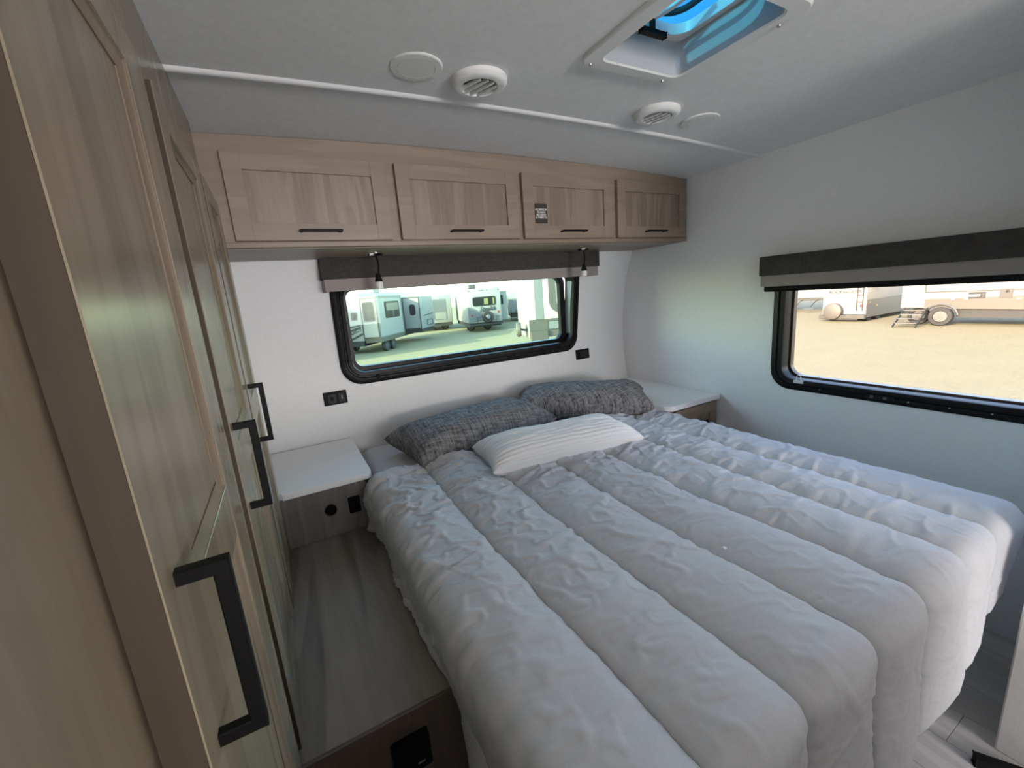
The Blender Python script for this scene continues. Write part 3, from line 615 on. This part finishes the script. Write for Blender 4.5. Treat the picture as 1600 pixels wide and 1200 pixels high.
# A: trailer with two slide-outs (left of the bed window)
A = Loc((5.63, 26.49), (.61, .79), (.79, -.61)); AE = Loc((5.63 - .67 * .61, 26.49 - .67 * .79), (-.79, .61), (-.61, -.79))
ta = thing('travel_trailer', 'white travel trailer with two slide-outs at the left of the bed window', 'trailer', (5.6, 27, GZ))
MB(A).box(-.67, 8.2, -3.5, -1.07, GZ + .75, 2.08, .06, 2).build('body', M_RVW, ta)
MB(A).box(-.66, 8.1, -3.45, -1.10, GZ + .45, GZ + .78).build('underbody', M_RVD, ta)
s1 = MB(A).box(-.67, 2.95, -1.10, 0.0, -.62, 1.80, .02).build('slide_out', M_RVW, ta)
MB(A).box(-.70, 2.98, -1.10, .03, 1.79, 1.88, .01).build('slide_roof', M_RVL, s1)
MB(A).box(-.66, 2.94, -1.0, .01, -.86, -.60).build('slide_skirt', M_RVG, s1)
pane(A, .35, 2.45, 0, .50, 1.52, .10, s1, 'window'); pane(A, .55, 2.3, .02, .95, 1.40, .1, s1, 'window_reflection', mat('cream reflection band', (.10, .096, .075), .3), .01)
MB(A).box(1.45, 1.49, .0, .035, .55, 1.0).build('mullion', M_RVW, s1)
wframe(A, -.66, 2.94, 0, -.60, 1.79, .05, s1, .06, M_RVL)
pane(AE, .18, .92, 0, .40, 1.56, .14, s1, 'window'); wframe(AE, .02, 1.08, 0, -.60, 1.78, .05, s1, .07, M_LINE)
s2 = MB(A).box(4.86, 7.6, -1.1, .55, -.60, 1.72, .02).build('slide_out', M_RVW, ta)
A2 = Loc((5.63 + 4.86 * .61, 26.49 + 4.86 * .79), (-.79, .61), (-.61, -.79))
wframe(A2, -.53, .75, 0, -.58, 1.70, .05, s2, .06, M_LINE); pane(A2, -.18, .26, 0, .40, 1.18, .18, s2); 
wframe(A, 6.0, 7.2, .55, -.42, .0, .08, s2, .04, M_LINE); MB(A).bar((5.5, .57, .32), (7.4, .57, .42), .02, .05).build('stripe', M_LINE, s2)
MB(A).box(4.9, 7.5, -1.0, .5, -.86, -.60).build('slide_skirt', M_RVD, s2)
for s, n in ((.0, .0), (.95, .0)): wheel(A, s + .3, n - .1, .37, ta)
for s in (.3, 1.15): wheel(A, s, -2.6, .37, ta)
pane(AE, 1.30, 1.72, 0, .52, 1.00, .08, ta)
MB(AE).bar((1.18, .02, .08), (2.6, .02, -.25), .02, .10).bar((1.18, .02, .22), (1.9, .02, .12), .02, .06).bar((1.1, .02, -.3), (1.9, .02, -.62), .02, .12).build('stripe', M_LINE, ta)
text('SELECT', .34, frame_mtx(-AE.a, (0, 0, 1), AE(Vector((1.66, .03, -.16)))) @ Matrix.Rotation(.35, 4, 'Z'), M_LINE, ta, .004)
MB(A).box(-.3, 8, -2.9, -1.5, 2.08, 2.14).box(3.0, 3.9, -2.6, -1.9, 2.1, 2.42).build('roof_gear', M_RVL, ta)
MB(A).bar((5.2, -1.2, 2.1), (5.2, -1.2, 2.5), .04, .04).bar((6.2, -1.2, 2.1), (6.2, -1.2, 2.5), .04, .04).bar((5.2, -1.2, 2.5), (6.2, -1.2, 2.5), .04, .04).build('roof_rack', M_RVL, ta)

# B: trailer between A and C
B = Loc((12.7, 38.6), (.97, -.25), (-.25, -.97))
tb = thing('travel_trailer', 'pale travel trailer seen between two nearer ones through the bed window', 'trailer', (13, 41, GZ))
MB(B).box(-1.9, 1.9, -7, 0, GZ + .7, 1.75, .08, 2).build('body', M_RVW, tb); MB(B).box(-1.85, 1.85, -6.8, -.1, GZ + .4, GZ + .75).build('underbody', M_RVD, tb)
pane(B, -1.5, -.6, 0, .55, 1.35, .12, tb); pane(B, .2, 1.3, 0, .2, 1.3, .1, tb, 'door', M_RVL); wframe(B, .15, 1.35, 0, -.5, 1.4, .08, tb, .05, M_RVL)
MB(B).bar((-1.9, .02, -.2), (0, .02, -.45), .03, .25).build('stripe', M_RVL, tb)
for s in (-1.2, 1.2): wheel(B, s, -.8, .37, tb)

# C: trailer rear with spare wheel
C_ = Loc((14.84, 31.70), (.97, -.25), (-.25, -.97))
tc = thing('travel_trailer', 'white trailer rear with script lettering and spare wheel in the bed window', 'trailer', (15, 33, GZ))
MB(C_).box(-1.32, 1.48, -8, 0, -.78, 2.02, .10, 3).build('body', M_RVW, tc); MB(C_).box(-1.25, 1.4, -7.8, -.15, GZ + .42, -.75).build('underbody', M_RVD, tc)
wn = pane(C_, -.85, 1.02, 0, .62, 1.30, .14, tc); wframe(C_, -.88, 1.05, 0, .59, 1.33, .16, tc, .05, M_LINE)
MB(C_).box(-.02, .02, .02, .04, .64, 1.28).build('mullion', M_LINE, wn)
pane(C_, .06, .40, .02, .70, 1.2, .03, wn, 'curtain', mat('yellow curtain', (.11, .11, .035), .6), .01); pane(C_, .78, .92, .02, .70, 1.2, .03, wn, 'curtain', bpy.data.materials['yellow curtain'], .01)
MB(C_).prism([(-1.32, .60), (-.85, .45), (-.2, .05), (.3, .0), (.3, -.5), (-1.32, -.75)], lambda a, b, d: (a, d, b), -.01, .012).build('graphic_panel', M_RVL, tc)
text('Stealth', .50, frame_mtx(C_.a, (0, 0, 1), C_(Vector((.30, .02, .33)))), M_LINE, tc, .004, shear=.35)
MB(C_).bar((-.35, .03, .10), (.95, .03, .30), .02, .03).build('stripe', M_LINE, tc)
sp = MB(C_).lathe([(.0001, .30), (.20, .30), (.24, .22), (.40, .24), (.47, .18), (.47, .02), (.0001, .0)], (.22, .25, -.30), (0, 1, 0), 28).build('spare_wheel', M_TYRE, tc)
MB(C_).lathe([(.0001, .335), (.14, .33), (.18, .30), (.0001, .29)], (.22, .25, -.30), (0, 1, 0), 20).build('rim', M_RVL, sp)
mb = MB(C_); mb.box(-1.3, 1.5, .02, .14, -.95, -.82); 
for s in (-.65, -.62, .95, 1.1): mb.bar((s, .3, -.82), (s, .3, -.28), .03, .03)
mb.bar((-.75, .3, -.28), (.2, .3, -.28), .03, .03).bar((-.75, .3, -.55), (1.2, .3, -.55), .03, .03).bar((.9, .3, -.28), (1.2, .3, -.28), .03, .03).build('cargo_rack', M_LINE, tc)
for s, z in ((-1.0, -.12), (1.22, .02)): MB(C_).lathe([(.0001, .03), (.09, .02), (.1, 0)], (s, 0, z), (0, 1, 0), 16).build('tail_lamp', M_RED, tc)
for s in (-1.15, -.25, -.1, .05, .35, 1.3): MB(C_).box(s - .04, s + .04, 0, .02, 1.80, 1.86).build('marker_lamp', M_LINE, tc)
s3 = MB(C_).box(1.45, 2.32, -6, -1.2, -.72, 1.70, .03).build('slide_out', M_RVW, tc); pane(C_, 1.6, 1.95, -1.2, .55, 1.35, .1, s3)
wheel(C_, -.9, -1.8, .37, tc); wheel(C_, .55, -1.8, .37, tc)
MB(C_).box(-.9, -.2, -2.5, -1.6, 2.02, 2.38, .08).build('roof_unit', M_RVG, tc)

# D: close trailer at the right of the bed window
D = Loc((10.5, 17.5), (.94, -.34), (-.34, -.94))
td = thing('travel_trailer', 'large cream trailer with grey swoosh filling the right of the bed window', 'trailer', (12, 20, GZ))
MB(D).box(.0, 7, -3, 0, -.80, 2.15, .05, 2).build('body', M_RVW, td)
MB(D).box(.02, 7, -2.9, .02, -.80, .08).build('lower_panel', M_RVG, td)
MB(D).box(.35, .75, -.01, .02, .05, 2.1).build('corner_band', M_RVL, td)
wframe(D, 1.05, 4.6, 0, .32, 3.2, .55, td, .34, M_RVG, 'swoosh')
MB(D).box(1.72, 4, .02, .06, .78, 2.1, .02).build('door', M_RVW, td)
MB(D).box(2.45, 2.53, .06, .09, .92, .98).build('latch', M_LINE, td)
pane(D, .95, 1.45, .02, -.42, -.05, .05, td, 'hatch', M_RVL); wframe(D, .92, 1.48, .02, -.45, -.02, .05, td, .03, M_LINE)
MB(D).box(.05, .9, .0, .18, -.95, -.45, .02).build('battery_box', M_RVG, td)
MB(D).lathe([(.0001, .12), (.3, .12), (.36, .06), (.36, -.06), (.3, -.12), (.0001, -.12)], (-.45, -.4, -.35), (1, .15, 0), 28).build('spare_wheel', M_SPC, td)
MB(D).bar((-.4, -.4, -.35), (.1, -.4, -.45), .10, .10).build('spare_bracket', M_RVD, td)
for s in (.6, 1.6, 3): MB(D).bar((s, -.3, GZ), (s, -.3, -.8), .08, .08).build('jack', M_RVD, td)

# far trailers between C and D
K = Loc((22.5, 39), (.9, -.43), (-.43, -.9))
tk = thing('travel_trailer', 'distant trailer with cream nose and blue grey front beside the cream one', 'trailer', (23, 40, GZ))
MB(K).loft([[(s, n, z) for s, z in rrect(-1.2, 1.6, -.6, 1.75, .12, 3)] for n in (0, -8)], True, True, True).build('body', M_RVW, tk)
MB(K).prism(rrect(-1.15, 1.55, -.55, .85, .1, 3), lambda a, b, d: (a, d, b), 0, .3).build('front_cap', M_RVL, tk)
MB(K).bar((-.6, .33, -.5), (.9, .33, .5), .04, .14).bar((-.2, .33, -.55), (1.4, .33, .4), .04, .10).build('stripe', M_LINE, tk)
pane(K, .1, .7, .3, .1, .7, .08, tk); MB(K).box(-1, 1.4, -7, -.3, GZ + .4, -.6).build('underbody', M_RVD, tk)
K2 = Loc((19.9, 40), (.95, -.3), (-.3, -.95))
tk2 = thing('travel_trailer', 'narrow strip of a distant white trailer behind the lettered one', 'trailer', (20.5, 41, GZ))
MB(K2).box(-1.4, 1.2, -8, 0, -.7, 1.55, .1, 2).build('body', M_RVW, tk2); MB(K2).bar((-1.3, .03, .1), (1.1, .03, .25), .03, .2).build('stripe', M_RVL, tk2); MB(K2).box(-1.3, 1.1, -7, -.2, GZ + .4, -.7).build('underbody', M_RVD, tk2)
MB().cyl((20.6, 35, GZ), (20.6, 35, 4.6), .05, seg=8).build('pole', M_RVL, tk)

# E: trailer with spare-wheel cover, right window
E_ = Loc((27.2, 10.75), (0, 1), (-1, 0)); ES = Loc((27.2, 10.75), (1, 0), (0, -1))
te = thing('travel_trailer', 'white trailer rear with ladder and spare cover in the right window', 'trailer', (28, 12, GZ))
MB(E_).box(0, 2.05, -7, 0, -1.12, 2.2, .05, 2).build('body', M_RVW, te)
MB(ES).box(.05, 5, -.02, .03, -1.28, -.36).build('lower_panel', M_RVG, te)
MB(E_).box(.05, 2.1, -6.8, -.2, GZ + .2, -1.1).build('underbody', M_RVD, te)
text('ROCKWOOD', .24, frame_mtx((0, -1, 0), (0, 0, 1), (27.18, 11.78, .09)), M_LINE, te, .004)
sc = MB(E_).lathe([(.0001, .30), (.36, .30), (.44, .25), (.44, .02), (.0001, .0)], (1.40, .12, -.92), (0, 1, 0), 32).build('spare_cover', M_SPC, te)
mb = MB(E_); 
for s in (.12, .38): mb.bar((s, .12, -.90), (s, .12, 1.6), .035, .035); mb.bar((s, .0, -.88), (s, .12, -.88), .03, .03)
for z in (-.45, -.08, .30, .7, 1.1): mb.bar((.12, .12, z), (.38, .12, z), .03, .03)
mb.build('ladder', M_LINE, te)
MB(E_).lathe([(.0001, .03), (.07, .02), (.08, 0)], (.20, 0, -.66), (0, 1, 0), 16).build('tail_lamp', M_RED, te)
MB(E_).box(-.05, 2.1, .0, .22, -1.34, -1.12, .02).build('bumper', M_RVG, te)
MB(E_).box(.3, 1.6, .0, .12, -1.42, -1.34).build('hitch_bar', M_RVD, te)
for s in (.7, 1.75): wheel(ES, s, -.1, .37, te)
MB(ES).tube([(.5, .05, .3), (.5, .05, 1.1), (.62, .05, 1.25), (1.6, .05, 1.2)], .09, 8).build('awning_arm', M_RVG, te)
pane(ES, 1.0, 2.4, .03, .40, 1.5, .1, te, 'window', M_RVW); wframe(ES, .95, 2.45, .03, .35, 1.55, .1, te, .08, M_RVG)
for a, b, c, d in ((.3, .42, -.55, -.48), (1.1, 1.2, -.75, -.66)): MB(ES).box(a, b, .03, .05, c, d).build('marker_lamp', mat('amber lamp', (.16, .09, .03), .4), te)

# F: long grey and white trailer
Fm = Loc((26.1, 8.95), (.02, -1), (-1, -.02))
tf = thing('travel_trailer', 'long white and grey trailer with folding entry steps in the right window', 'trailer', (27, 4, GZ))
MB(Fm).box(.0, 13, -3, 0, -.72, 2.3, .04, 2).build('body', M_RVW, tf)
MB(Fm).prism([(.85, -.74), (13, -.95), (13, .0), (.85, -.32)], lambda a, b, d: (a, d, b), -.02, .03).build('lower_panel', M_RVG, tf)
MB(Fm).box(.08, .78, .0, .05, -.68, 1.4, .02).build('entry_door', M_RVW, tf)
wframe(Fm, .82, 5.9, .0, -.02, 1.9, .06, tf, .05, M_LINE, 'slide_seal')
MB(Fm).bar((.86, .045, -.24), (2.6, .045, -.19), .03, .09).build('light_strip', M_RVW, tf)
for s0, s1, z0, z1, m in ((2.25, 2.75, -.32, -.05, M_RVD), (3.15, 3.5, -.32, .05, M_LINE), (2.12, 2.25, -.36, -.24, M_RVW), (2.12, 2.25, -.20, -.08, M_RVW), (2.62, 2.72, -.28, -.12, M_RVL), (3.62, 3.78, -.10, -.04, M_RVW), (3.62, 3.78, -.38, -.32, M_RVW), (3.3, 3.45, -.12, .0, M_RVW), (1.72, 1.84, -.36, -.24, mat('blue port', (.12, .2, .5), .4))):
    MB(Fm).box(s0, s1, .02, .05, z0, z1, .005).build('port', m, tf)
pane(Fm, 4.9, 6.3, .03, -.55, .02, .06, tf, 'hatch', M_RVL); wframe(Fm, 4.88, 6.32, .03, -.57, .04, .06, tf, .03, M_LINE)
MB(Fm).box(4.3, 6, .0, .05, .55, .80).build('window_band', M_LINE, tf)
w = wheel(Fm, 1.45, .12, .42, tf, .28); wheel(Fm, .55, -.4, .40, tf, .28)
MB(Fm).tube([(1.45 + .55 * math.cos(t), .06, GZ + .42 + .52 * math.sin(t)) for t in np.linspace(.1, PI - .1, 12)], .05, 6).build('wheel_arch', M_RVG, tf)
for k in range(4): MB(Fm).box(.25, 1.0, .15 + .28 * k, .40 + .28 * k, -.80 - .17 * k, -.76 - .17 * k).build('step_tread', M_STEPM, tf)
MB(Fm).bar((.22, .1, -.72), (.22, 1.35, -1.45), .03, .10).bar((1.02, .1, -.72), (1.02, 1.35, -1.45), .03, .10).build('step_rails', M_LINE, tf)
MB(Fm).box(1.9, 13, -2.8, -.1, -1.15, -.72).build('underbody', M_RVD, tf)

# G: trailer end, far left of right window
G = Loc((33.2, 15.6), (0, 1), (-1, 0))
tg = thing('travel_trailer', 'far white trailer at the left edge of the right window', 'trailer', (34, 17, GZ))
MB(G).box(-.6, 6, -2.6, 0, -.62, 2.2, .05, 2).build('body', M_RVW, tg); MB(G).box(-.6, 6, -2.5, .02, -.72, -.50).build('lower_panel', M_RVG, tg)
MB(G).bar((.9, .02, .45), (2.2, .02, .38), .03, .05).build('stripe', M_LINE, tg)
for s in (.3, 1.3): MB(G).bar((s, .1, -.62), (s + .25, .5, GZ + .4), .05, .05).bar((s, .6, GZ + .25), (s + .6, .6, GZ + .25), .3, .04).build('steps', M_RVG, tg)
for s in (2.6, 3.6): wheel(G, s, -.1, .37, tg)

# H: parked trailer just out of view whose long shadow crosses the lot
th_ = thing('travel_trailer', 'white trailer parked left of the view, casting its shadow over the lot', 'trailer', (-6, 26, GZ))
MB().box(-12, -.6, 23.2, 29.5, GZ + .6, GZ + 4.4, .05).build('body', M_RVW, th_); MB().box(-11.8, -.8, 23.4, 29.3, GZ, GZ + .62).build('underbody', M_RVD, th_)

# white pillow ribs: raised cords across the cloth
nt, b = nodes(M_RIB); wv = nt.nodes.new('ShaderNodeTexNoise'); bump(nt, b, noise(nt, 1, (300, 300, 300), 2), .15, .0005)
